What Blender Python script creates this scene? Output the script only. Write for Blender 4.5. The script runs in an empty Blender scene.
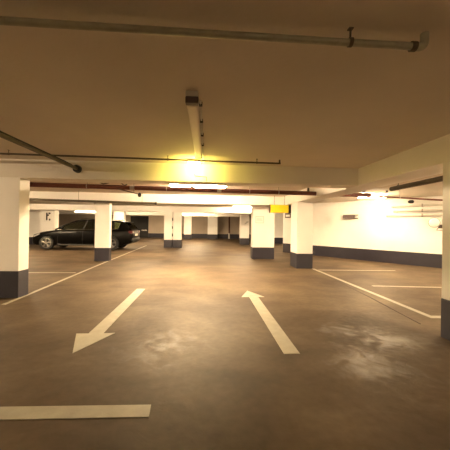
import bpy, bmesh, math, random
from mathutils import Vector, Matrix
random.seed(4)
PI = math.pi
C = bpy.context.scene
COL = C.collection

# ------------------------------------------------------------------ camera, world, exposure
F_PX, EYE = 280.0, 1.25
cam_d = bpy.data.cameras.new('camera'); cam = bpy.data.objects.new('camera', cam_d); COL.objects.link(cam)
cam_d.sensor_fit = 'HORIZONTAL'; cam_d.sensor_width = 36.0; cam_d.lens = 36.0 * F_PX / 450.0
cam_d.clip_start = 0.05; cam_d.clip_end = 200
yaw, pitch, roll = math.atan(18 / F_PX), math.atan(1.3 / F_PX), math.radians(0.8)
cf = Vector((math.sin(yaw) * math.cos(pitch), math.cos(yaw) * math.cos(pitch), math.sin(pitch)))
cr = Vector((math.cos(yaw), -math.sin(yaw), 0)); cu = cr.cross(cf)
r2 = cr * math.cos(roll) + cu * math.sin(roll); u2 = cu * math.cos(roll) - cr * math.sin(roll)
cam.matrix_world = Matrix(((r2.x, u2.x, -cf.x, 0), (r2.y, u2.y, -cf.y, 0), (r2.z, u2.z, -cf.z, EYE), (0, 0, 0, 1)))
C.camera = cam
w = bpy.data.worlds.new('world'); C.world = w; w.use_nodes = True
w.node_tree.nodes['Background'].inputs[0].default_value = (1, .75, .45, 1)
w.node_tree.nodes['Background'].inputs[1].default_value = 0.0
C.view_settings.view_transform = 'Standard'; C.view_settings.look = 'None'
C.view_settings.gamma = 1; C.view_settings.use_curve_mapping = False
C.view_settings.exposure = 3.5
WARM = (1.0, .73, .43)
YELLOW = (1.0, .76, .14)
LAMP = 22.0        # emission of a lit tube cover

# ------------------------------------------------------------------ materials
def mat(name, base, rough=.6, metal=0.0, var=.0, scale=8.0, bump=.0, bscale=60.0, spec=.5, coat=0.0):
    m = bpy.data.materials.new(name); m.use_nodes = True
    nt = m.node_tree; b = nt.nodes['Principled BSDF']
    b.inputs['Roughness'].default_value = rough; b.inputs['Metallic'].default_value = metal
    b.inputs['Specular IOR Level'].default_value = spec
    b.inputs['Coat Weight'].default_value = coat
    tc = nt.nodes.new('ShaderNodeTexCoord')
    n = nt.nodes.new('ShaderNodeTexNoise'); n.inputs['Scale'].default_value = scale; n.inputs['Detail'].default_value = 5
    nt.links.new(tc.outputs['Object'], n.inputs['Vector'])
    r = nt.nodes.new('ShaderNodeValToRGB')
    r.color_ramp.elements[0].position = .3; r.color_ramp.elements[1].position = .7
    r.color_ramp.elements[0].color = tuple(c * (1 - var) for c in base) + (1,)
    r.color_ramp.elements[1].color = tuple(min(1, c * (1 + var)) for c in base) + (1,)
    nt.links.new(n.outputs['Fac'], r.inputs['Fac']); nt.links.new(r.outputs['Color'], b.inputs['Base Color'])
    if bump:
        n2 = nt.nodes.new('ShaderNodeTexNoise'); n2.inputs['Scale'].default_value = bscale; n2.inputs['Detail'].default_value = 4
        nt.links.new(tc.outputs['Object'], n2.inputs['Vector'])
        bp = nt.nodes.new('ShaderNodeBump'); bp.inputs['Strength'].default_value = bump; bp.inputs['Distance'].default_value = .01
        nt.links.new(n2.outputs['Fac'], bp.inputs['Height']); nt.links.new(bp.outputs['Normal'], b.inputs['Normal'])
    return m

def emit(name, col, strength):
    m = bpy.data.materials.new(name); m.use_nodes = True
    b = m.node_tree.nodes['Principled BSDF']
    b.inputs['Base Color'].default_value = (.8, .8, .78, 1)
    b.inputs['Emission Color'].default_value = col + (1,); b.inputs['Emission Strength'].default_value = strength
    return m

def glass_mat(name, tint, mixf):
    m = bpy.data.materials.new(name); m.use_nodes = True
    nt = m.node_tree; nt.nodes.remove(nt.nodes['Principled BSDF']); out = nt.nodes['Material Output']
    t = nt.nodes.new('ShaderNodeBsdfTransparent'); t.inputs[0].default_value = tint + (1,)
    g = nt.nodes.new('ShaderNodeBsdfGlossy'); g.inputs['Roughness'].default_value = .03
    mx = nt.nodes.new('ShaderNodeMixShader'); mx.inputs[0].default_value = mixf
    nt.links.new(t.outputs[0], mx.inputs[1]); nt.links.new(g.outputs[0], mx.inputs[2]); nt.links.new(mx.outputs[0], out.inputs['Surface'])
    return m

M = {
    'white': mat('white_wall_paint', (.86, .84, .81), .7, var=.02, scale=3, bump=.15, bscale=40),
    'ceiling': mat('painted_concrete_ceiling', (.68, .615, .52), .8, var=.05, scale=1.2, bump=.2, bscale=25),
    'beam': mat('painted_beam', (.76, .72, .66), .75, var=.03, scale=2, bump=.15, bscale=30),
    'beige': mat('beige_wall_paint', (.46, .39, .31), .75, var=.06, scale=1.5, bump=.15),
    'band': mat('dark_plinth_paint', (.020, .0185, .031), .55, var=.12, scale=5, bump=.1),
    'mark': mat('white_floor_paint', (.34, .315, .26), .6, var=.10, scale=9, bump=.1),
    'steel': mat('galvanised_pipe', (.36, .35, .27), .45, metal=.35, var=.12, scale=14),
    'steel_dark': mat('dull_steel', (.10, .085, .06), .5, metal=.4, var=.1, scale=14),
    'red_pipe': mat('red_brown_primer', (.105, .022, .012), .45, var=.12, scale=10),
    'black': mat('black_plastic', (.012, .011, .010), .45),
    'grey': mat('grey_plastic', (.33, .31, .28), .5, var=.05),
    'dark_grey': mat('dark_grey_casing', (.10, .075, .07), .5, var=.08),
    'lamp_white': mat('lamp_housing_white', (.62, .60, .55), .5, var=.03),
    'opal': mat('opal_cover', (.86, .80, .70), .35),
    'yellow': mat('yellow_sign_face', (.85, .635, .012), .5, var=.04),
    'sign_white': mat('white_sign_face', (.82, .80, .76), .5),
    'sign_line': mat('grey_sign_line', (.55, .54, .52), .5),
    'door': mat('black_steel_door', (.010, .009, .008), .5, var=.1),
    'car': mat('black_car_paint', (.0012, .001, .0009), .32, var=.05, coat=.0, spec=.14),
    'trim': mat('car_black_trim', (.008, .008, .008), .5),
    'tyre': mat('tyre_rubber', (.010, .010, .010), .8, var=.1, scale=30),
    'alloy': mat('alloy_wheel', (.24, .23, .22), .35, metal=.7),
    'chrome': mat('chrome_trim', (.65, .63, .6), .2, metal=1),
    'tail': mat('tail_light_red', (.06, .005, .005), .3),
    'headlamp': mat('headlamp_lens', (.20, .20, .20), .12),
    'seat': mat('car_seat_cloth', (.02, .018, .016), .8),
    'plate': mat('plate_white', (.6, .58, .52), .5),
    'joint': mat('joint_filler', (.07, .05, .035), .8),
    'mirror': mat('mirror_glass', (.86, .85, .82), .15, metal=.0),
    'tube_on': emit('lit_tube_cover', WARM, LAMP),
    'bulk_on': emit('lit_bulkhead_cover', YELLOW, 10.0),
    'bulk_glow': emit('added_bulkhead_glow', YELLOW, 15.0),  # emission of the glow added behind the bulkhead cover
    'glass': glass_mat('tinted_car_glass', (.50, .55, .42), .10),
}

def floor_material():
    m = bpy.data.materials.new('coated_garage_floor'); m.use_nodes = True
    nt = m.node_tree; b = nt.nodes['Principled BSDF']; L = nt.links.new
    tc = nt.nodes.new('ShaderNodeTexCoord')
    def noise(scale, detail, dist=0, sx=1, sy=1):
        mp = nt.nodes.new('ShaderNodeMapping'); mp.inputs['Scale'].default_value = (sx, sy, 1)
        L(tc.outputs['Object'], mp.inputs['Vector'])
        n = nt.nodes.new('ShaderNodeTexNoise'); n.inputs['Scale'].default_value = scale
        n.inputs['Detail'].default_value = detail; n.inputs['Distortion'].default_value = dist
        L(mp.outputs[0], n.inputs['Vector']); return n
    def ramp(src, p0, c0, p1, c1):
        r = nt.nodes.new('ShaderNodeValToRGB'); e = r.color_ramp.elements
        e[0].position = p0; e[0].color = c0; e[1].position = p1; e[1].color = c1
        L(src.outputs['Fac'], r.inputs['Fac']); return r
    big = ramp(noise(.9, 6, .4), .35, (.070, .048, .029, 1), .70, (.150, .110, .071, 1))
    fine = ramp(noise(14, 6), .3, (.86, .86, .86, 1), .7, (1.05, 1.05, 1.05, 1))
    mul = nt.nodes.new('ShaderNodeMix'); mul.data_type = 'RGBA'; mul.blend_type = 'MULTIPLY'; mul.inputs[0].default_value = 1
    L(big.outputs[0], mul.inputs[6]); L(fine.outputs[0], mul.inputs[7])
    streak = ramp(noise(1.6, 5, .3, .45, 1.6), .36, (.86, .85, .83, 1), .62, (1.03, 1.03, 1.03, 1))
    mul2 = nt.nodes.new('ShaderNodeMix'); mul2.data_type = 'RGBA'; mul2.blend_type = 'MULTIPLY'; mul2.inputs[0].default_value = 1
    L(mul.outputs[2], mul2.inputs[6]); L(streak.outputs[0], mul2.inputs[7])
    L(mul2.outputs[2], b.inputs['Base Color'])
    # worn, polished patches of the coating: spots on the floor broken up by noise
    rag = noise(4.5, 10, 1.2)
    total = None
    for px, py, rad, amp in ((1.50, 2.55, .7, .64), (2.1, 3.0, .7, .62), (1.6, 3.3, .5, .62), (-.42, 2.9, .9, .44), (-3.0, 2.4, .6, .6)):
        dn = nt.nodes.new('ShaderNodeVectorMath'); dn.operation = 'DISTANCE'; dn.inputs[1].default_value = (px + 1, py - 11.5, .2)
        L(tc.outputs['Object'], dn.inputs[0])
        mr = nt.nodes.new('ShaderNodeMapRange'); mr.inputs['From Min'].default_value = 0; mr.inputs['From Max'].default_value = rad
        mr.inputs['To Min'].default_value = amp; mr.inputs['To Max'].default_value = 0
        L(dn.outputs['Value'], mr.inputs['Value'])
        if total is None: total = mr.outputs[0]
        else:
            ad = nt.nodes.new('ShaderNodeMath'); ad.operation = 'MAXIMUM'; L(total, ad.inputs[0]); L(mr.outputs[0], ad.inputs[1]); total = ad.outputs[0]
    am = nt.nodes.new('ShaderNodeMath'); am.operation = 'ADD'; L(total, am.inputs[0]); L(rag.outputs['Fac'], am.inputs[1])
    sm = nt.nodes.new('ShaderNodeMapRange'); sm.interpolation_type = 'SMOOTHSTEP'
    sm.inputs['From Min'].default_value = .72; sm.inputs['From Max'].default_value = 1.2; L(am.outputs[0], sm.inputs['Value'])
    for sock, a, b2 in (('Roughness', .60, .45), ('Specular IOR Level', .14, .34)):
        o = nt.nodes.new('ShaderNodeMapRange'); o.inputs['To Min'].default_value = a; o.inputs['To Max'].default_value = b2
        L(sm.outputs[0], o.inputs['Value']); L(o.outputs[0], b.inputs[sock])
    bp = nt.nodes.new('ShaderNodeBump'); bp.inputs['Strength'].default_value = .25; bp.inputs['Distance'].default_value = .02
    L(noise(6, 8, .6).outputs['Fac'], bp.inputs['Height']); L(bp.outputs['Normal'], b.inputs['Normal'])
    return m
M['floor'] = floor_material()

# ------------------------------------------------------------------ mesh helpers
ORG = {}
def obj(name, bm, m, parent=None, smooth=False, local=False):
    """link bm as one mesh; world coordinates unless local; a parent's base is subtracted"""
    bmesh.ops.recalc_face_normals(bm, faces=bm.faces[:])
    me = bpy.data.meshes.new(name); 
    o = bpy.data.objects.new(name, me); COL.objects.link(o)
    off = Vector((0, 0, 0))
    if parent is not None:
        o.parent = parent
        if not local: off = ORG.get(parent.name, off)
        ORG[o.name] = off
    elif not local:
        lo = Vector([min(v.co[i] for v in bm.verts) for i in range(3)]); hi = Vector([max(v.co[i] for v in bm.verts) for i in range(3)])
        off = Vector(((lo.x + hi.x) / 2, (lo.y + hi.y) / 2, lo.z)); o.location = off; ORG[o.name] = off
    bmesh.ops.translate(bm, verts=bm.verts[:], vec=-off)
    if smooth:
        for f in bm.faces: f.smooth = True
        for e in bm.edges:
            if len(e.link_faces) == 2 and e.calc_face_angle(0) > math.radians(38): e.smooth = False
    bm.to_mesh(me); bm.free(); me.materials.append(M[m])
    return o
def tag(o, label=None, cat=None, group=None, kind=None):
    if label: o['label'] = label
    if cat: o['category'] = cat
    if group: o['group'] = group
    if kind: o['kind'] = kind
    return o
def thing(name, loc, label, cat, group=None, rz=0.0):
    o = bpy.data.objects.new(name, None); COL.objects.link(o); o.location = loc; o.rotation_euler.z = rz
    o.empty_display_size = .1; ORG[o.name] = Vector(loc)
    return tag(o, label, cat, group)
def box(bm, x0, x1, y0, y1, z0, z1, bev=0.0):
    v = [bm.verts.new(p) for p in ((x0,y0,z0),(x1,y0,z0),(x1,y1,z0),(x0,y1,z0),(x0,y0,z1),(x1,y0,z1),(x1,y1,z1),(x0,y1,z1))]
    fs = [bm.faces.new([v[i] for i in q]) for q in ((0,3,2,1),(4,5,6,7),(0,1,5,4),(1,2,6,5),(2,3,7,6),(3,0,4,7))]
    if bev:
        es = list({e for f in fs for e in f.edges})
        bmesh.ops.bevel(bm, geom=es, offset=bev, segments=2, affect='EDGES', profile=.5)
    return bm
def nb(*a, **k): return box(bmesh.new(), *a, **k)
def tube(bm, pts, r, seg=12, cap=True):
    pts = [Vector(p) for p in pts]; rings = []
    ref = None
    for i, p in enumerate(pts):
        d = (pts[min(i + 1, len(pts) - 1)] - pts[max(i - 1, 0)]).normalized()
        if 0 < i < len(pts) - 1:
            a = (pts[i] - pts[i - 1]).normalized(); b2 = (pts[i + 1] - pts[i]).normalized(); d = (a + b2).normalized()
            k = 1 / max(.4, d.dot(a))
        else: k = 1
        if ref is None:
            ref = d.cross(Vector((0, 0, 1)) if abs(d.z) < .9 else Vector((1, 0, 0))).normalized()
        n1 = (ref - d * ref.dot(d)).normalized(); n2 = d.cross(n1); ref = n1
        rings.append([bm.verts.new(p + (n1 * math.cos(t) + n2 * math.sin(t)) * r * (k if False else 1)) for t in [2 * PI * j / seg for j in range(seg)]])
    for a, b2 in zip(rings, rings[1:]):
        for j in range(seg): bm.faces.new((a[j], a[(j + 1) % seg], b2[(j + 1) % seg], b2[j]))
    if cap: bm.faces.new(rings[0][::-1]); bm.faces.new(rings[-1])
    return bm
def nt_(pts, r, seg=12): return tube(bmesh.new(), pts, r, seg)
def arc(p, q, corner, n=6):
    """quarter bend from p to q around a corner point (quadratic)"""
    p, q, c = Vector(p), Vector(q), Vector(corner)
    return [(1 - t) ** 2 * p + 2 * t * (1 - t) * c + t * t * q for t in [i / n for i in range(n + 1)]]
def prism(bm, poly, z0, z1):
    a = [bm.verts.new((x, y, z0)) for x, y in poly]; b2 = [bm.verts.new((x, y, z1)) for x, y in poly]
    bm.faces.new(a[::-1]); bm.faces.new(b2)
    for i in range(len(poly)): j = (i + 1) % len(poly); bm.faces.new((a[i], a[j], b2[j], b2[i]))
    return bm
def lathe(bm, prof, axis='Y', seg=32, c=(0, 0, 0)):
    rings = []
    for r, h in prof:
        ring = []
        for j in range(seg):
            t = 2 * PI * j / seg; a, b2 = r * math.cos(t), r * math.sin(t)
            p = {'Y': (a, h, b2), 'Z': (a, b2, h), 'X': (h, a, b2)}[axis]
            ring.append(bm.verts.new((p[0] + c[0], p[1] + c[1], p[2] + c[2])))
        rings.append(ring)
    for A, B in zip(rings, rings[1:]):
        for j in range(seg): bm.faces.new((A[j], A[(j + 1) % seg], B[(j + 1) % seg], B[j]))
    bm.faces.new(rings[0][::-1]); bm.faces.new(rings[-1])
    return bm

CEIL, BEAM, BAND = 2.33, 2.02, .45
# ------------------------------------------------------------------ the setting
def struct(name, bm, m, label, cat):
    return tag(obj(name, bm, m), label, cat, kind='structure')
struct('floor', nb(-16, 14, -6, 29, -.2, 0), 'floor', 'glossy stained beige concrete garage floor with wet-looking patches', 'floor')
struct('ceiling', nb(-16, 14, -6, 29, CEIL, CEIL + .25), 'ceiling', 'low painted concrete ceiling of the parking garage', 'ceiling')

def wall(name, a, b2, thick, label, top=CEIL, band=True, side=1, m='white'):
    """upright wall from a to b2, its thickness going to the `side` of a->b2; dark plinth as baseboard part"""
    a, b2 = Vector(a), Vector(b2); d = (b2 - a).normalized(); n = Vector((-d.y, d.x)) * side
    q = lambda off, t: [tuple(a + n * off), tuple(b2 + n * off), tuple(b2 + n * t), tuple(a + n * t)]
    o = struct(name, prism(bmesh.new(), q(0, thick), 0, top), m, label, 'wall')
    if band:
        bb = prism(bmesh.new(), q(-.006, 0), 0, BAND)
        t = obj('painted_base', bb, 'band', o); t['label'] = 'dark grey painted band along the foot of the wall'
    return o
WR0, WR1 = Vector((11.7, 2.7)), Vector((3.78, 13.7))
wall('wall_right', WR0, WR1, .3, 'white slanting side wall on the right with dark grey painted base', side=-1)
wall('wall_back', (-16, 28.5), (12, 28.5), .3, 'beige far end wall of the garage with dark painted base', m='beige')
wall('wall_left', (-15.5, 17.4), (-9.35, 17.4), .3, 'pale wall behind the bonnet of the parked black car')
wall('wall_corridor', (4.4, 20.8), (8.5, 20.8), .2, 'dim grey wall in the gap under the yellow hanging sign')
wall('wall_near', (-16, -6), (14, -6), .3, 'white wall behind the viewer', side=-1)
wall('wall_outer', (-16, -6), (-16, 28.5), .3, 'white outer wall far left', side=1)
wall('wall_east', (14, -6), (14, 28.5), .3, 'white outer wall beyond the right wall', side=-1)

def beam(bm, label, m='white'): return struct('ceiling_beam', bm, m, label, 'beam')
beam(nb(-16, 2.72, 4.9, 5.3, BEAM, CEIL), 'nearest crosswise ceiling beam, lit yellow by the small bulkhead lamp', 'beam')
beam(nb(2.72, 3.22, -6, 10.2, BEAM, CEIL), 'long ceiling beam running away from viewer above the right-hand pillars', 'white')
beam(nb(-16, 2.72, 9.75, 10.2, BEAM, CEIL), 'crosswise ceiling beam beyond the long red-brown sprinkler pipe')
beam(nb(-16, 3.4, 15.9, 16.4, BEAM, CEIL), 'crosswise ceiling beam above the pillar with the black joint spacers')
beam(nb(-16, 3.0, 21.9, 22.3, BEAM, CEIL), 'farthest crosswise ceiling beam')

# black double door in the far wall
d = struct('door_1', nb(-7.6, -5.85, 28.42, 28.5, 0, 2.15), 'door', 'black steel double door in the far wall behind the car', 'door')
obj('push_bar', nb(-6.5, -5.95, 28.34, 28.42, .72, .80, bev=.01), 'chrome', d)
obj('door_seam', nb(-6.74, -6.71, 28.405, 28.42, .02, 2.12), 'trim', d)

# ------------------------------------------------------------------ pillars
PG = 'white concrete pillars with dark painted bases'
def pillar(x0, x1, y0, y1, label, top=BEAM):
    t = thing('concrete_pillar', ((x0 + x1) / 2, (y0 + y1) / 2, 0), label, 'pillar', PG)
    obj('shaft', nb(x0, x1, y0, y1, BAND, top, bev=.008), 'white', t)
    b = obj('painted_base', nb(x0 - .004, x1 + .004, y0 - .004, y1 + .004, 0, BAND, bev=.008), 'band', t)
    b['label'] = 'dark grey painted base'
    return t
pillar(-3.70, -3.14, 4.9, 5.17, 'white pillar with dark base at the left edge of the photo, nearest on that side')
pillar(-3.83, -3.35, 9.85, 10.08, 'white pillar with dark base standing in front of the black car')
pillar(2.73, 3.22, 2.68, 3.09, 'white pillar with dark base cut off by the right edge of the photo')
pillar(2.73, 3.22, 8.34, 8.98, 'white pillar just to the right of the yellow sign, at the end of the white floor line')
pillar(1.77, 2.62, 10.75, 11.2, 'wide white pillar with the pale notice, partly under the yellow sign', CEIL)
tp = thing('concrete_pillar', (-1.92, 16.1, 0), 'double pillar with black spacers down its middle joint, right of the car', 'pillar', PG)
for x0, x1 in ((-2.40, -1.935), (-1.905, -1.44)):
    obj('shaft', nb(x0, x1, 15.9, 16.35, BAND, BEAM, bev=.008), 'white', tp)
    obj('painted_base', nb(x0 - .004, x1 + .004, 15.896, 16.354, 0, BAND, bev=.006), 'band', tp)
for z in (.72, 1.14, 1.60): obj('joint_spacer', nb(-1.965, -1.90, 15.885, 15.93, z - .09, z + .09, bev=.006), 'black', tp)['label'] = 'small black spacer in the joint'
pillar(2.29, 2.90, 19.1, 19.6, 'far white pillar with small dark marking, just left of the wide pillar with the notice', CEIL)
pillar(-2.12, -1.44, 26.0, 26.5, 'small distant pillar just right of the double pillar with black spacers', CEIL)
pillar(.07, 1.02, 27.2, 27.7, 'small distant wide pillar against the dim far wall, centre of the photo', CEIL)
pillar(-9.4, -8.62, 16.45, 16.9, 'white pillar behind the car bonnet carrying a black letter sign', CEIL)
pillar(-6.85, -6.1, 21.0, 21.5, 'white pillar behind the rear window of the black car', CEIL)

# ------------------------------------------------------------------ floor paint
TH = .004
def paint(name, poly, label, cat, group=None, m='mark'):
    return tag(obj(name, prism(bmesh.new(), poly, 0.0, TH), m), label, cat, group)
paint('floor_arrow', [(-1.35, 5.58), (-1.19, 5.58), (-1.17, 3.30), (-1.04, 3.31), (-1.28, 2.80), (-1.47, 3.30), (-1.335, 3.30)],
      'white painted floor arrow pointing towards the viewer, left of the lane', 'arrow', 'white arrows painted on the lane')
paint('floor_arrow', [(.775, 2.72), (.935, 2.72), (.925, 4.94), (1.04, 4.94), (.80, 5.42), (.63, 4.94), (.765, 4.94)],
      'white painted floor arrow pointing away from the viewer, right of the lane', 'arrow', 'white arrows painted on the lane')
paint('lane_stripe', [(-1.9, 1.88), (-.36, 1.855), (-.37, 1.98), (-1.9, 2.01)], 'thick white painted stripe across the floor nearest the viewer', 'floor marking')
LG = 'white parking bay lines'
paint('bay_line', [(-3.135, 4.5), (-3.065, 4.5), (-3.10, 5.3), (-3.34, 9.85), (-3.66, 17.5), (-3.74, 17.5), (-3.40, 9.8), (-3.17, 5.4), (-3.135, 5.16)], 'long white bay line running from the left-edge pillar to behind the car', 'floor marking', LG)
paint('bay_line', [(-3.36, 7.40), (-6.5, 7.34), (-6.5, 7.42), (-3.36, 7.48)], 'faint crosswise bay line beside the left-edge pillar', 'floor marking', LG)
paint('bay_line', [(3.15, 3.74), (3.75, 3.72), (3.75, 3.82), (3.24, 3.84), (3.27, 8.3), (3.18, 8.3)], 'long white bay line along the right bays with a bent end', 'floor marking', LG)
paint('bay_line', [(3.3, 8.02), (5.6, 7.95), (5.6, 8.03), (3.3, 8.10)], 'faint crosswise bay line at the foot of the pillar by the sign', 'floor marking', LG)
paint('bay_line', [(3.6, 5.82), (7.2, 5.45), (7.2, 5.53), (3.6, 5.90)], 'faint crosswise bay line halfway along the right bays', 'floor marking', LG)
paint('floor_joint', [(3.16, 7.7), (3.175, 7.7), (2.97, 4.85), (2.83, 3.52), (2.815, 3.52), (2.95, 4.85)], 'thin dark joint in the floor beside the right bay line', 'floor joint', m='joint')

# ------------------------------------------------------------------ lamps
LGp = 'long fluorescent ceiling lamps'
def lit_mat(k):
    key = 'tube_on_%g' % k
    if key not in M: M[key] = emit('lit_tube_cover', WARM, LAMP * k)
    return key
def tube_lamp(cx, cy, length, rz, label, lit=True, z=CEIL, k=1.0):
    t = thing('ceiling_lamp', (cx, cy, z - .1), label, 'lamp', LGp, rz)
    h = length / 2
    obj('housing', nb(-h, h, -.05, .05, .055, .10, bev=.006), 'lamp_white', t, local=True)
    bm = bmesh.new()
    box(bm, -h + .06, h - .06, -.045, .045, 0, .055, bev=.018)
    obj('cover', bm, lit_mat(k) if lit else 'opal', t, local=True)
    for s in (-1, 1):
        x0, x1 = sorted((s * (h - .06), s * h))
        obj('end_cap', nb(x0, x1, -.052, .052, .0, .056, bev=.008), 'dark_grey' if not lit else 'lamp_white', t, local=True)
    return t
lamp0 = tube_lamp(-.135, 3.17, 1.86, PI / 2, 'unlit white tube lamp on the near ceiling with a side conduit', lit=False)
# conduit and clips clamped along the lamp's housing (local x runs along the lamp)
obj('conduit', nt_([(-.78, -.064, .085), (1.6, -.064, .085)], .010, 8), 'lamp_white', lamp0, local=True)
for x in (-.72, -.33, .1, .5): obj('clip', nb(x - .014, x + .014, -.08, -.048, .066, .104, bev=.003), 'black', lamp0, local=True)
tube_lamp(-.25, 7.15, 1.5, 0, 'lit tube lamp glaring just below the yellow-lit beam', k=3.8)
tube_lamp(-6.55, 16.15, 1.7, 0, 'lit tube lamp on the underside of the beam above the black car', z=BEAM, k=.3)
tube_lamp(1.95, 14.7, 1.25, 0, 'lit tube lamp seen above the far pillar, left of the yellow sign', k=2)
tube_lamp(5.3, 8.75, 1.0, 0, 'lit tube lamp glaring behind the long right beam, by the slanting wall', k=2)
tube_lamp(4.55, 7.35, .7, 0, 'unlit white tube lamp under the right ceiling, beside the dark pipe', lit=False)
tube_lamp(5.9, 4.6, 1.5, 0, 'added lit tube lamp over the near right bays, hidden by the right beam', k=1.6)  # unseen lamp added to brighten the slanting right wall
tube_lamp(6.4, .8, 1.5, 0, 'added lit tube lamp over the bays right of the viewer, out of view', k=1.9)  # out-of-view lamp added to light the front of the right pillar
tube_lamp(-6.6, 1.6, 1.5, 0, 'added lit tube lamp over the bays left of the viewer, out of view', k=2.2)  # added beyond the view, lights the left pillar and beam fronts
tube_lamp(-.13, -3.4, 1.5, PI / 2, 'added unseen tube lamp over the lane behind the viewer', k=.7)  # added behind the camera to lift the near ceiling and right beam
tube_lamp(-6.3, 6.9, 1.5, 0, 'unseen lit tube lamp over the left bays, hidden by the near beam', k=.9)  # unseen, set here to light the left bays and their pillar
tube_lamp(-8.2, 11.9, 1.5, 0, 'added unseen tube lamp above the bonnet of the black car', k=2)  # extra lamp for the left bays, kept unseen behind the second beam
tube_lamp(-2.6, 12.0, 1.3, 0, 'added unseen tube lamp between the car and the double pillar', k=2)  # added lamp, out of sight behind the second beam
tube_lamp(-5.6, 19.0, 1.3, 0, 'added unseen tube lamp behind the black car', k=2)  # no lamp visible here, placed to brighten the far bays
tube_lamp(-.9, 20.5, 1.3, 0, 'added unseen tube lamp before the farthest beam', k=2.2)  # hidden lamp added to brighten the fronts of the far pillars
tube_lamp(-.9, 24.0, 1.3, 0, 'added unseen tube lamp beyond the farthest beam', k=1.0)  # extra unseen lamp for the far end
tube_lamp(-4.6, 25.2, 1.0, 0, 'added unseen tube lamp near the far wall between the door and the double pillar', k=.9)  # added, unseen, to lift the left stretch of the far wall
tube_lamp(-9.5, 25.0, 1.3, 0, 'added unseen tube lamp near the far wall behind the car bonnet', k=.4)  # added, unseen, to lift the far wall above the car
tube_lamp(5.2, 17.5, 1.0, 0, 'unseen lit tube lamp in the far right part of the garage', k=1)  # unseen lamp placed to light the far right part

t = thing('bulkhead_lamp', (-.23, 4.6, 2.18), 'small glowing yellow lamp under the ceiling just before the nearest beam', 'lamp')
obj('mounting_box', nb(-.28, -.18, 4.585, 4.625, 2.29, CEIL, bev=.006), 'lamp_white', t)
obj('cover', nb(-.32, -.14, 4.54, 4.585, 2.18, 2.29, bev=.022), 'bulk_on', t)
obj('added_glow', nb(-.318, -.142, 4.585, 4.63, 2.182, 2.289), 'bulk_glow', t)  # glowing block added behind the cover to throw yellow onto the beam
obj('light_shield', nb(-.335, -.125, 4.535, 4.66, 2.291, 2.303, bev=.004), 'lamp_white', t)  # plate added to keep the glow off the ceiling
tag(obj('conduit', nt_([(-.24, 4.89, 2.17), (-.22, 4.89, 2.12), (-.02, 4.89, 2.105), (-.02, 4.89, 2.03)], .006, 8), 'steel_dark'),
    'thin dark cable stepping down the yellow-lit beam below the bulkhead lamp', 'cable')

# ------------------------------------------------------------------ pipes near the viewer
def hanger(parent, x, y, z, top=CEIL, m='steel_dark', r=.03):
    bm = bmesh.new(); tube(bm, [(x, y, z + r * .6), (x, y, top - .004)], .0055, 8)
    lathe(bm, [(r + .004, -.009), (r + .004, .009)], 'X', 20, (x, y, z))
    box(bm, x - .013, x + .013, y - .013, y + .013, top - .005, top)
    return obj('hanger', bm, m, parent)
def pipe_thing(name, base, label, cat='pipe', group=None): return thing(name, base, label, cat, group)
z = 2.255
t = pipe_thing('sprinkler_pipe', (0, 1.46, z), 'thick grey pipe crossing the near ceiling at the top of the photo')
obj('pipe_run', nt_([(-3.0, 1.44, z), (1.12, 1.47, z)], .019, 16), 'steel', t, smooth=True)
obj('conduit', nt_([(-3.0, 1.475, z + .030), (1.10, 1.505, z + .030)], .011, 12), 'steel', t, smooth=True)
el = [(1.12, 1.47, z)] + arc((1.15, 1.47, z), (1.185, 1.47, z + .035), (1.185, 1.47, z)) + [(1.185, 1.47, CEIL)]
obj('elbow', nt_(el, .022, 16), 'steel', t, smooth=True)
obj('coupling', lathe(bmesh.new(), [(.026, -.014), (.026, .014)], 'X', 20, (1.12, 1.47, z)), 'steel_dark', t)
hanger(t, .76, 1.465, z, r=.02); hanger(t, -1.6, 1.45, z, r=.02)

z = 2.272
t = pipe_thing('sprinkler_pipe', (-1, 4.35, z), 'thin dark pipe crossing the ceiling just before the nearest beam')
pts = [(-4.5, 4.27, z), (1.165, 4.43, z)]
obj('pipe_run', nt_(pts, .014, 12), 'steel_dark', t, smooth=True)
obj('end_riser', nt_([(1.15, 4.43, z), (1.15, 4.43, CEIL)], .014, 12), 'steel_dark', t, smooth=True)
for x in (-2.93, -.62, .78): hanger(t, x, 4.27 + (x + 4.5) * .0282, z, r=.014)

z = 2.185
t = pipe_thing('sprinkler_pipe', (-2.2, 2.5, z), 'pair of dark pipes running into the nearest beam at upper left')
obj('pipe_run', nt_([(-2.20, 1.6, z), (-2.20, 4.9, z)], .024, 16), 'steel_dark', t, smooth=True)
obj('conduit', nt_([(-2.235, 1.6, z + .05), (-2.225, 4.5, z + .04), (-2.21, 4.86, z + .02)], .014, 12), 'black', t, smooth=True)
obj('sleeve', lathe(bmesh.new(), [(.03, -.06), (.062, -.06), (.066, 0.0)], 'Y', 28, (-2.20, 4.9, z)), 'black', t, smooth=True)
for y in (1.8, 2.7): 
    bm = bmesh.new(); box(bm, -2.29, -2.165, y - .012, y + .012, z - .032, z - .024); tube(bm, [(-2.28, y, z - .03), (-2.28, y, CEIL)], .005, 8)
    obj('hanger', bm, 'steel_dark', t)

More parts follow.
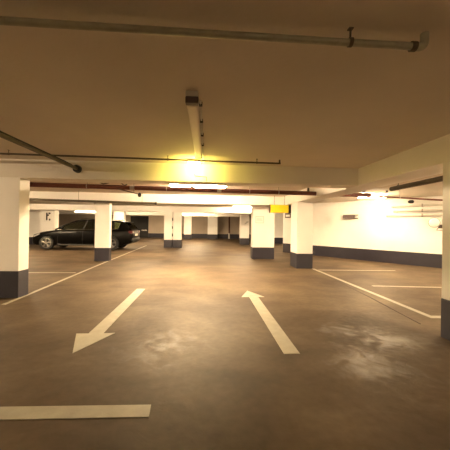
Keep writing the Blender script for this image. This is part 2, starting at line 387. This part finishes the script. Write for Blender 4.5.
# ------------------------------------------------------------------ red-brown sprinkler main beyond the beam
def main_pt(x): return 6.42 + (x + 3.5) * .075, 2.105
t = pipe_thing('sprinkler_pipe', (-.5, 6.6, 2.105), 'long red-brown sprinkler main running across behind the nearest beam')
y0, z0 = main_pt(-9); y1, z1 = main_pt(2.73)
obj('pipe_run', nt_([(-9, y0, z0), (2.73, y1, z1)], .052, 20), 'red_pipe', t, smooth=True)
for x in (-2.7, -.95, 1.02, 1.75):
    y, zz = main_pt(x); hanger(t, x, y, zz, m='grey', r=.052)
for x in (-5.4, -1.72, .28):
    y, zz = main_pt(x); obj('coupling', lathe(bmesh.new(), [(.062, -.05), (.062, .05)], 'X', 24, (x, y, zz)), 'grey' if x > -2 else 'red_pipe', t, smooth=True)
y, zz = main_pt(2.55)
obj('bracket', nb(2.50, 2.54, y - .02, y + .02, zz, zz + .16), 'steel_dark', t)
t = pipe_thing('sprinkler_pipe', (4.2, 6.95, 2.1), 'red-brown pipe continuing beyond the long right beam towards the wall')
obj('pipe_run', nt_([(3.22, 6.93, 2.10), (4.15, 7.0, 2.10)], .05, 20), 'red_pipe', t, smooth=True)
obj('branch_run', nt_([(4.15, 7.0, 2.09), (8.6, 6.95, 1.93)], .022, 14), 'red_pipe', t, smooth=True)
obj('coupling', lathe(bmesh.new(), [(.06, -.06), (.06, .06)], 'X', 24, (4.15, 7.0, 2.10)), 'red_pipe', t, smooth=True)
for x in (5.0, 6.6): hanger(t, x, 6.985, 2.09 - (x - 4.15) * .036, m='grey', r=.022)

# sprinkler drop with a dark head, left of the lamp
t = pipe_thing('sprinkler_drop', (-1.6, 6.4, 2.0), 'thin branch pipe with a dark sprinkler head hanging below the red-brown main', 'sprinkler')
obj('pipe_run', nt_([(-2.0, 6.46, 2.06), (-1.47, 6.12, 1.915)], .012, 10), 'steel_dark', t, smooth=True)
obj('hanger', nt_([(-1.6, 6.206, 1.962), (-1.6, 6.206, CEIL)], .004, 6), 'steel_dark', t)
obj('head', lathe(bmesh.new(), [(.018, -.05), (.038, -.03), (.038, .02), (.015, .045)], 'Z', 16, (-1.46, 6.14, 1.905)), 'black', t, smooth=True)
tag(obj('cable', nt_([(-2.35, 6.2, 2.17), (-2.25, 6.2, 2.13), (-2.15, 6.2, 2.15), (-2.05, 6.2, 2.18), (-1.9, 6.2, 2.17), (-1.8, 6.2, 2.11), (-1.74, 6.2, 2.13)], .012, 8), 'black'),
    'loose curly black cable above the red-brown main, over the front of the parked car', 'cable')
t = thing('ceiling_sprinkler', (-.36, 6.45, 2.1), 'small dark sprinkler head beside the glaring tube lamp', 'sprinkler')
obj('stem', nt_([(-.36, 6.45, 2.16), (-.36, 6.45, CEIL)], .008, 8), 'steel_dark', t)
obj('head', lathe(bmesh.new(), [(.02, 2.12), (.05, 2.13), (.05, 2.16), (.01, 2.18)], 'Z', 16, (-.36, 6.45, 0)), 'steel_dark', t, smooth=True)

# dark pipe under the second beam on the left
t = pipe_thing('drain_pipe', (-4, 9.6, 1.98), 'dark pipe under the second beam, from the left bays to above the lane')
obj('pipe_run', nt_([(-9, 9.0, 2.05), (-1.75, 9.66, 2.0)], .035, 14), 'steel_dark', t, smooth=True)
obj('end_cap', lathe(bmesh.new(), [(.045, -.03), (.045, .03)], 'X', 18, (-1.75, 9.66, 2.0)), 'black', t, smooth=True)
for x in (-6.5, -4.2, -2.2):
    y = 9.0 + (x + 9) * .091; hanger(t, x, y, 2.05 - (x + 9) * .0069, r=.037)

# dark pipe along the far side of the long right beam
t = pipe_thing('drain_pipe', (3.6, 5.2, 2.1), 'dark pipe tucked under the ceiling beyond the long right beam')
obj('pipe_run', nt_([(3.62, 2.6, 2.04), (3.62, 5.3, 2.03)], .045, 16), 'steel_dark', t, smooth=True)
for y in (3.2, 5.1): hanger(t, 3.62, y, 2.035, r=.047)

# ------------------------------------------------------------------ things on the slanting right wall
wd = (WR1 - WR0).normalized(); WANG = math.atan2(-wd.y, -wd.x)      # local +x runs towards the viewer end, local -y leaves the wall
def on_wall(px):
    """point of the wall's inner face in the direction of image column px, on the level of the lens"""
    d = cf + cr * ((px - 225) / F_PX); d2 = Vector((d.x, d.y)); 
    a, b2 = WR0, wd; den = d2.x * b2.y - d2.y * b2.x
    s = (a.x * b2.y - a.y * b2.x) / den
    return d2 * s
def wall_thing(name, px, z, label, cat, group=None):
    p = on_wall(px); return thing(name, (p.x, p.y, z), label, cat, group, WANG)
t = wall_thing('wall_fixture', 350, 1.70, 'small dark grey fixture with two prongs high on the slanting white wall', 'wall fixture')
obj('casing', nb(-.24, .20, -.14, 0, -.085, .085, bev=.02), 'dark_grey', t, local=True)
for s in (-1, 1): obj('prong', nb(.20, .36, -.10, -.06, s * .065 - .018, s * .065 + .018, bev=.006), 'dark_grey', t, local=True)
for z, x0, lab in ((2.04, 0.0, 'uppermost of the three pale pipes on the slanting wall by the right pillar'),
                   (1.87, .06, 'middle of the three pale pipes on the slanting wall by the right pillar'),
                   (1.71, -.18, 'lowest of the three pale pipes on the slanting wall by the right pillar')):
    t = wall_thing('wall_pipe', 395, z, lab, 'pipe', 'pale pipes on the right wall')
    obj('pipe_run', nt_([(x0, -.06, 0), (3.6, -.06, 0)], .045, 14), 'lamp_white', t, smooth=True, local=True)
    obj('elbow', nt_(arc((x0, -.06, 0), (x0 - .08, 0, 0), (x0 - .08, -.06, 0)), .045, 14), 'lamp_white', t, smooth=True, local=True)
    for x in (.85, 2.6): obj('clip', nb(x - .02, x + .02, -.112, 0, -.052, .052, bev=.004), 'grey', t, local=True)
t = wall_thing('loudspeaker', 413, 2.17, 'small black round-backed device on the slanting wall above the pale pipes', 'loudspeaker')
obj('body', lathe(bmesh.new(), [(.035, -.09), (.06, -.04), (.06, .05), (.03, .08)], 'X', 20, (0, -.20, 0)), 'black', t, smooth=True, local=True)
obj('bracket', nb(-.02, .02, -.14, -.002, -.03, .03), 'dark_grey', t, local=True)
t = wall_thing('convex_mirror', 437, 1.46, 'round white convex mirror on a bracket beside the right-edge pillar', 'mirror')
obj('dish', lathe(bmesh.new(), [(.15, -.30), (.145, -.325), (.11, -.345), (.06, -.355), (.002, -.358)], 'Y', 32), 'mirror', t, smooth=True, local=True)
obj('rim', lathe(bmesh.new(), [(.13, -.285), (.162, -.285), (.162, -.315), (.15, -.315)], 'Y', 32), 'grey', t, smooth=True, local=True)
obj('bracket', nt_([(0, -.285, 0), (.10, -.2, -.06), (.10, -.02, -.12)], .018, 10), 'dark_grey', t, smooth=True, local=True)
obj('arm', nt_([(.10, -.12, -.09), (.02, -.12, -.24), (.32, -.12, -.25)], .014, 10), 'dark_grey', t, smooth=True, local=True)
obj('wall_plate', nb(.04, .16, -.02, 0, -.18, -.06), 'dark_grey', t, local=True)

# ------------------------------------------------------------------ signs
t = thing('hanging_sign', (2.5, 9.5, 1.74), 'bright yellow box sign hanging beside the white pillar', 'sign')
obj('panel', nb(2.15, 2.79, 9.46, 9.54, 1.74, 2.01, bev=.008), 'yellow', t)
obj('end_panel', nb(2.79, 2.93, 9.455, 9.545, 1.735, 2.015, bev=.008), 'black', t)
obj('frame', nb(2.13, 2.16, 9.455, 9.545, 1.735, 2.015, bev=.004), 'dark_grey', t)
for x in (2.3, 2.66): obj('rod', nt_([(x, 9.5, 2.005), (x, 9.5, CEIL)], .006, 8), 'steel_dark', t)
t = thing('wall_notice', (2.03, 10.75, 1.5), 'pale framed notice on the wide pillar left of the yellow sign', 'sign')
x0, x1, zb, zt = 1.87, 2.2, 1.39, 1.66
obj('panel', nb(x0, x1, 10.735, 10.75, zb, zt), 'sign_white', t)
bm = bmesh.new()
for a in ((x0, x1, zb, zb + .018), (x0, x1, zt - .018, zt), (x0, x0 + .016, zb, zt), (x1 - .016, x1, zb, zt)): box(bm, a[0], a[1], 10.728, 10.737, a[2], a[3])
obj('frame', bm, 'sign_line', t)
bm = bmesh.new(); box(bm, x0 + .05, x1 - .09, 10.732, 10.736, zt - .12, zt - .10); box(bm, x0 + .05, x1 - .06, 10.732, 10.736, zt - .165, zt - .15)
obj('text_lines', bm, 'sign_line', t)
t = thing('pillar_sign', (-8.98, 16.45, 1.5), 'square white sign with a bold black mark behind the car bonnet', 'sign')
obj('panel', nb(-9.2, -8.76, 16.435, 16.45, 1.36, 1.98), 'sign_white', t)
bm = bmesh.new()
for a in ((-9.08, -9.0, 1.45, 1.88), (-9.0, -8.93, 1.70, 1.78), (-8.95, -8.84, 1.80, 1.89), (-8.92, -8.84, 1.44, 1.54)): box(bm, a[0], a[1], 16.428, 16.437, a[2], a[3])
obj('mark', bm, 'black', t)
t = thing('pillar_sign', (2.62, 19.1, 1.5), 'tiny grey slanted marking plate on the far pillar', 'sign')
bm = bmesh.new(); prism(bm, [(2.58, 1.42), (2.64, 1.42), (2.84, 1.54), (2.84, 1.62), (2.70, 1.60), (2.66, 1.52), (2.58, 1.49)], 0, .012)
bmesh.ops.transform(bm, matrix=Matrix(((1, 0, 0, 0), (0, 0, -1, 19.1), (0, 1, 0, 0), (0, 0, 0, 1))), verts=bm.verts[:])
obj('panel', bm, 'sign_line', t)
p = Vector((3.95, 13.46)) ; t = thing('wall_notice', (p.x, p.y, 1.82), 'small dark-framed notice directly under the right end of the yellow sign', 'sign', None, WANG)
obj('frame', nb(-.17, .17, -.02, 0, -.12, .12), 'dark_grey', t, local=True)
obj('panel', nb(-.12, .12, -.026, -.02, -.06, .04), 'sign_white', t, local=True)

# rust-red pipe on the far wall
t = pipe_thing('downpipe', (2.25, 28.4, 0), 'thin red-brown upright pipe with a white foot on the far wall')
obj('pipe_run', nt_([(2.25, 28.36, .5), (2.25, 28.36, 2.3)], .055, 12), 'red_pipe', t, smooth=True)
obj('foot', nt_([(2.25, 28.36, 0), (2.25, 28.36, .55)], .07, 12), 'sign_white', t, smooth=True)

# ------------------------------------------------------------------ the parked estate car (local x: nose at 0, tail at 4.86; y: 0 near side .. 1.8)
CARX, CARY = -8.52, 13.95
car = thing('estate_car', (CARX + 2.4, CARY + .9, 0), 'black estate car parked side-on behind the left pillar', 'car')
OFF = Vector((CARX, CARY + .9, 0))
def W(bm):
    bmesh.ops.translate(bm, verts=bm.verts[:], vec=OFF); return bm
def interp(tab, x):
    for (a, va), (b2, vb) in zip(tab, tab[1:]):
        if x <= b2:
            k = (x - a) / (b2 - a); k = max(0, min(1, k)); return va + (vb - va) * k
    return tab[-1][1]
LEN = 4.86
top_t = [(0, .58), (.04, .68), (.18, .76), (.5, .85), (1.0, .93), (1.42, .98), (2.4, 1.0), (3.6, 1.03), (4.4, 1.05), (4.72, 1.04), (4.80, .98), (4.86, .84)]
bot_t = [(0, .34), (.06, .25), (.3, .20), (4.3, .21), (4.6, .29), (4.8, .36), (4.86, .46)]
wid_t = [(0, .56), (.05, .66), (.15, .74), (.35, .82), (.7, .88), (1.2, .90), (3.8, .90), (4.4, .87), (4.7, .82), (4.80, .77), (4.86, .70)]
def body_bm():
    bm = bmesh.new(); xs = [0, .02, .05, .1, .18, .3, .45] + [.6 + i * .15 for i in range(26)] + [4.45, 4.55, 4.65, 4.72, 4.78, 4.82, 4.85, 4.86]
    rings = []
    for x in xs:
        t, b2, wd_ = interp(top_t, x), interp(bot_t, x), interp(wid_t, x)
        h = t - b2
        prof = [(.80, 0), (.93, .05), (.985, .22), (1.0, .45), (.995, .62), (.985, .72), (.975, .80), (.955, .90), (.90, .965), (.78, 1.0), (.4, 1.012), (0, 1.016)]
        half = [(wd_ * a, b2 + h * k) for a, k in prof]
        pts = half + [(-y, z) for y, z in half[-2::-1]]
        rings.append([bm.verts.new((x, -y, z)) for y, z in pts])
    n = len(rings[0])
    for A, B in zip(rings, rings[1:]):
        for j in range(n): bm.faces.new((A[j], A[(j + 1) % n], B[(j + 1) % n], B[j]))
    bm.faces.new(rings[0]); bm.faces.new(rings[-1][::-1])
    return bm
FWX, RWX, WR = .82, 3.87, .335
body = obj('body', W(body_bm()), 'car', car, smooth=True)
def cut(o, bms):
    for bm in bms:
        me = bpy.data.meshes.new('cutter'); bmesh.ops.recalc_face_normals(bm, faces=bm.faces[:])
        bmesh.ops.translate(bm, verts=bm.verts[:], vec=-ORG[o.name]); bm.to_mesh(me); bm.free()
        c = bpy.data.objects.new('cutter', me); COL.objects.link(c); c.parent = o.parent
        md = o.modifiers.new('arch', 'BOOLEAN'); md.object = c; md.operation = 'DIFFERENCE'; md.solver = 'EXACT'
        bpy.context.view_layer.update()
        dg = bpy.context.evaluated_depsgraph_get(); new = bpy.data.meshes.new_from_object(o.evaluated_get(dg))
        o.modifiers.remove(md); old = o.data; o.data = new; bpy.data.meshes.remove(old)
        bpy.data.objects.remove(c); bpy.data.meshes.remove(me)
    if not o.data.materials: o.data.materials.append(M['car'])
cut(body, [W(lathe(bmesh.new(), [(WR + .045, s * .62), (WR + .045, s * 1.0)], 'Y', 40, (x, 0, WR + .01))) for x in (FWX, RWX) for s in (-1, 1)])

def wheel(x, s):
    y0 = s * .885; wv = bmesh.new()
    prof = [(.22, 0), (.30, .004), (.328, .03), (.335, .06), (.335, .18), (.32, .205), (.22, .21)]
    lathe(wv, [(r, y0 - s * h) for r, h in prof], 'Y', 40, (x, 0, WR))
    o = obj('wheel', W(wv), 'tyre', car, smooth=True)
    rim = bmesh.new()
    lathe(rim, [(.235, y0 - s * .0), (.225, y0 + s * .004), (.205, y0 - s * .012), (.20, y0 - s * .05)], 'Y', 40, (x, 0, WR))
    for k in range(5):
        for dlt in (-.13, .13):
            a = 2 * PI * k / 5 + .3
            c, sn = math.cos(a + dlt * .3), math.sin(a + dlt * .3); c2, s2 = math.cos(a + dlt), math.sin(a + dlt)
            tube(rim, [(x + .04 * c, y0 + s * .006, WR + .04 * sn), (x + .212 * c2, y0 + s * .004, WR + .212 * s2)], .018, 8)
    lathe(rim, [(.06, y0 - s * .03), (.06, y0 + s * .008), (.03, y0 + s * .014)], 'Y', 20, (x, 0, WR))
    obj('rim', rim_shift(rim), 'alloy', o, smooth=True)
    disc = lathe(bmesh.new(), [(.19, y0 - s * .06), (.19, y0 - s * .045)], 'Y', 30, (x, 0, WR))
    obj('brake_disc', rim_shift(disc), 'steel_dark', o)
def rim_shift(bm): return W(bm)
for x in (FWX, RWX):
    for s in (-1, 1): wheel(x, s)

# greenhouse: belt half-width .83, roof half-width .60
ZB, ZR = 1.0, 1.455
def side(x, z, s, out=0.0):
    k = (z - ZB) / (ZR - ZB); y = .845 + (.60 - .845) * k + out
    return Vector((x, s * y, z))
rail = [(1.22, .97), (1.55, 1.16), (1.92, 1.34), (2.15, 1.415), (2.45, 1.445), (3.0, 1.455), (3.6, 1.44), (4.1, 1.41), (4.33, 1.385), (4.62, 1.18), (4.76, 1.03)]
def sweep(bm, pts, s, wdt=.035, thick=.02):
    tube(bm, [side(x, z, s, -.012) for x, z in pts], wdt, 10)
# roof panel
bm = bmesh.new(); rings = []
rx = [(1.95, 1.35), (2.15, 1.42), (2.45, 1.452), (2.8, 1.463), (3.2, 1.462), (3.6, 1.45), (4.1, 1.42), (4.36, 1.395), (4.42, 1.375)]
for x, z in rx:
    hw = .845 + (.60 - .845) * (z - ZB) / (ZR - ZB)
    up = [(hw * c, z + .035 * (1 - c * c)) for c in (-1, -.9, -.7, -.4, 0, .4, .7, .9, 1)]
    rings.append([bm.verts.new((x, y, zz)) for y, zz in up] + [bm.verts.new((x, y, zz - .03)) for y, zz in up[::-1]])
for A, B in zip(rings, rings[1:]):
    n = len(A)
    for j in range(n): bm.faces.new((A[j], A[(j + 1) % n], B[(j + 1) % n], B[j]))
bm.faces.new(rings[0]); bm.faces.new(rings[-1][::-1])
obj('roof', W(bm), 'car', car, smooth=True)
for s in (-1, 1):
    bm = bmesh.new(); sweep(bm, rail, s, .036)
    obj('side_frame', W(bm), 'car', car, smooth=True)
    for a, b2 in (((2.52, 1.0), (2.62, 1.45)), ((3.47, 1.02), (3.56, 1.445))):
        bm = bmesh.new(); tube(bm, [side(a[0], a[1], s, -.02), side(b2[0], b2[1], s, -.02)], .04, 8)
        obj('door_pillar', W(bm), 'trim', car, smooth=True)
    # D pillar as a filled panel
    bm = bmesh.new(); q = [(4.16, 1.03), (4.25, 1.39), (4.37, 1.375), (4.74, 1.03)]
    a = [bm.verts.new(side(x, z, s, 0)) for x, z in q]; b2 = [bm.verts.new(side(x, z, s, -.04)) for x, z in q]
    bm.faces.new(a); bm.faces.new(b2[::-1])
    for i in range(4): bm.faces.new((a[i], a[(i + 1) % 4], b2[(i + 1) % 4], b2[i]))
    obj('rear_pillar', W(bm), 'car', car)
    for q in ([(1.34, 1.0), (1.58, 1.16), (1.95, 1.335), (2.16, 1.405), (2.56, 1.43), (2.50, 1.01)],
              [(2.58, 1.01), (2.66, 1.435), (3.0, 1.44), (3.52, 1.425), (3.44, 1.03)],
              [(3.54, 1.03), (3.62, 1.42), (4.1, 1.395), (4.22, 1.38), (4.14, 1.05)]):
        bm = bmesh.new(); a = [bm.verts.new(side(x, z, s, -.012)) for x, z in q]; b2 = [bm.verts.new(side(x, z, s, -.018)) for x, z in q]
        bm.faces.new(a); bm.faces.new(b2[::-1])
        for i in range(len(q)): j = (i + 1) % len(q); bm.faces.new((a[i], a[j], b2[j], b2[i]))
        obj('side_window', W(bm), 'glass', car)
    bm = bmesh.new(); tube(bm, [side(x, z, s, .012) for x, z in ((1.38, .985), (2.5, 1.0), (3.5, 1.02), (4.15, 1.035))], .008, 8)
    obj('window_trim', W(bm), 'chrome', car)
    bm = bmesh.new(); tube(bm, [(2.3, s * .56, 1.50), (2.5, s * .56, 1.525), (4.0, s * .56, 1.485), (4.2, s * .56, 1.445)], .014, 8)
    obj('roof_rail', W(bm), 'trim', car, smooth=True)
    bm = bmesh.new(); box(bm, 1.50, 1.68, s * .985 - .085, s * .985 + .085, 1.0, 1.13, bev=.035); box(bm, 1.56, 1.64, min(s * .83, s * .95), max(s * .83, s * .95), 1.0, 1.04)
    obj('door_mirror', W(bm), 'car', car, smooth=True)
    for x in (2.35, 3.40):
        bm = bmesh.new(); box(bm, x - .11, x + .11, s * .905 - .018, s * .905 + .018, .845, .875, bev=.008); obj('door_handle', W(bm), 'car', car)
    bm = bmesh.new(); box(bm, 1.32, 3.42, min(s * .86, s * .905), max(s * .86, s * .905), .22, .29, bev=.015); obj('sill_trim', W(bm), 'trim', car)
    # shut lines of the doors
    for x0, x1 in ((1.38, 1.36), (2.53, 2.51), (3.46, 3.40)):
        bm = bmesh.new(); tube(bm, [(x0, s * .878, .96), (x0, s * .897, .75), (x1, s * .902, .55), (x1, s * .885, .30)], .006, 6); obj('door_seam', W(bm), 'trim', car)
    # lights
    bm = bmesh.new(); a = [(.10, .70, .60), (.16, .755, .60), (.50, .855, .74), (.46, .85, .80), (.20, .74, .745), (.12, .68, .70)]
    v1 = [bm.verts.new((x, s * y, z)) for x, y, z in a]; v2 = [bm.verts.new((x + .03, s * (y - .1), z)) for x, y, z in a]
    bm.faces.new(v1); bm.faces.new(v2[::-1])
    for i in range(6): j = (i + 1) % 6; bm.faces.new((v1[i], v1[j], v2[j], v2[i]))
    obj('headlight', W(bm), 'headlamp', car)
    bm = bmesh.new(); box(bm, 4.66, 4.85, min(s * .48, s * .812), max(s * .48, s * .812), .83, .965, bev=.03); obj('tail_light', W(bm), 'tail', car, smooth=True)
def quad(name, pts, m, th=.01):
    bm = bmesh.new(); P = [Vector(p) for p in pts]; n = (P[1] - P[0]).cross(P[2] - P[0]).normalized() * th
    a = [bm.verts.new(p) for p in P]; b2 = [bm.verts.new(p - n) for p in P]
    bm.faces.new(a); bm.faces.new(b2[::-1])
    for i in range(4): bm.faces.new((a[i], a[(i + 1) % 4], b2[(i + 1) % 4], b2[i]))
    return obj(name, W(bm), m, car)
quad('windscreen', [(1.24, -.80, .99), (1.24, .80, .99), (1.96, .64, 1.37), (1.96, -.64, 1.37)], 'glass')
quad('rear_window', [(4.76, .80, 1.04), (4.76, -.80, 1.04), (4.40, -.63, 1.375), (4.40, .63, 1.375)], 'glass')
bm = bmesh.new(); box(bm, 4.30, 4.56, -.58, .58, 1.382, 1.412, bev=.012); obj('roof_spoiler', W(bm), 'car', car)
bm = bmesh.new(); box(bm, 4.835, 4.868, -.27, .27, .70, .81); obj('number_plate', W(bm), 'plate', car)
bm = bmesh.new(); box(bm, 4.72, 4.88, -.74, .74, .42, .60, bev=.04); obj('rear_bumper', W(bm), 'trim', car, smooth=True)
bm = bmesh.new(); box(bm, -.012, .06, -.50, .50, .42, .58, bev=.02); obj('grille', W(bm), 'trim', car)
bm = bmesh.new(); tube(bm, [(4.05, 0, 1.45), (4.2, 0, 1.56)], .008, 8); obj('aerial', W(bm), 'trim', car)
for x in (2.15, 3.05):
    for y in (-.37, .37):
        bm = bmesh.new(); box(bm, x, x + .5, y - .24, y + .24, .99, 1.06, bev=.02); box(bm, x + .42, x + .56, y - .23, y + .23, 1.0, 1.27, bev=.05)
        tube(bm, [(x + .52, y, 1.25), (x + .55, y, 1.33)], .02, 8); box(bm, x + .49, x + .58, y - .12, y + .12, 1.28, 1.40, bev=.03)
        obj('seat', W(bm), 'seat', car, smooth=True)
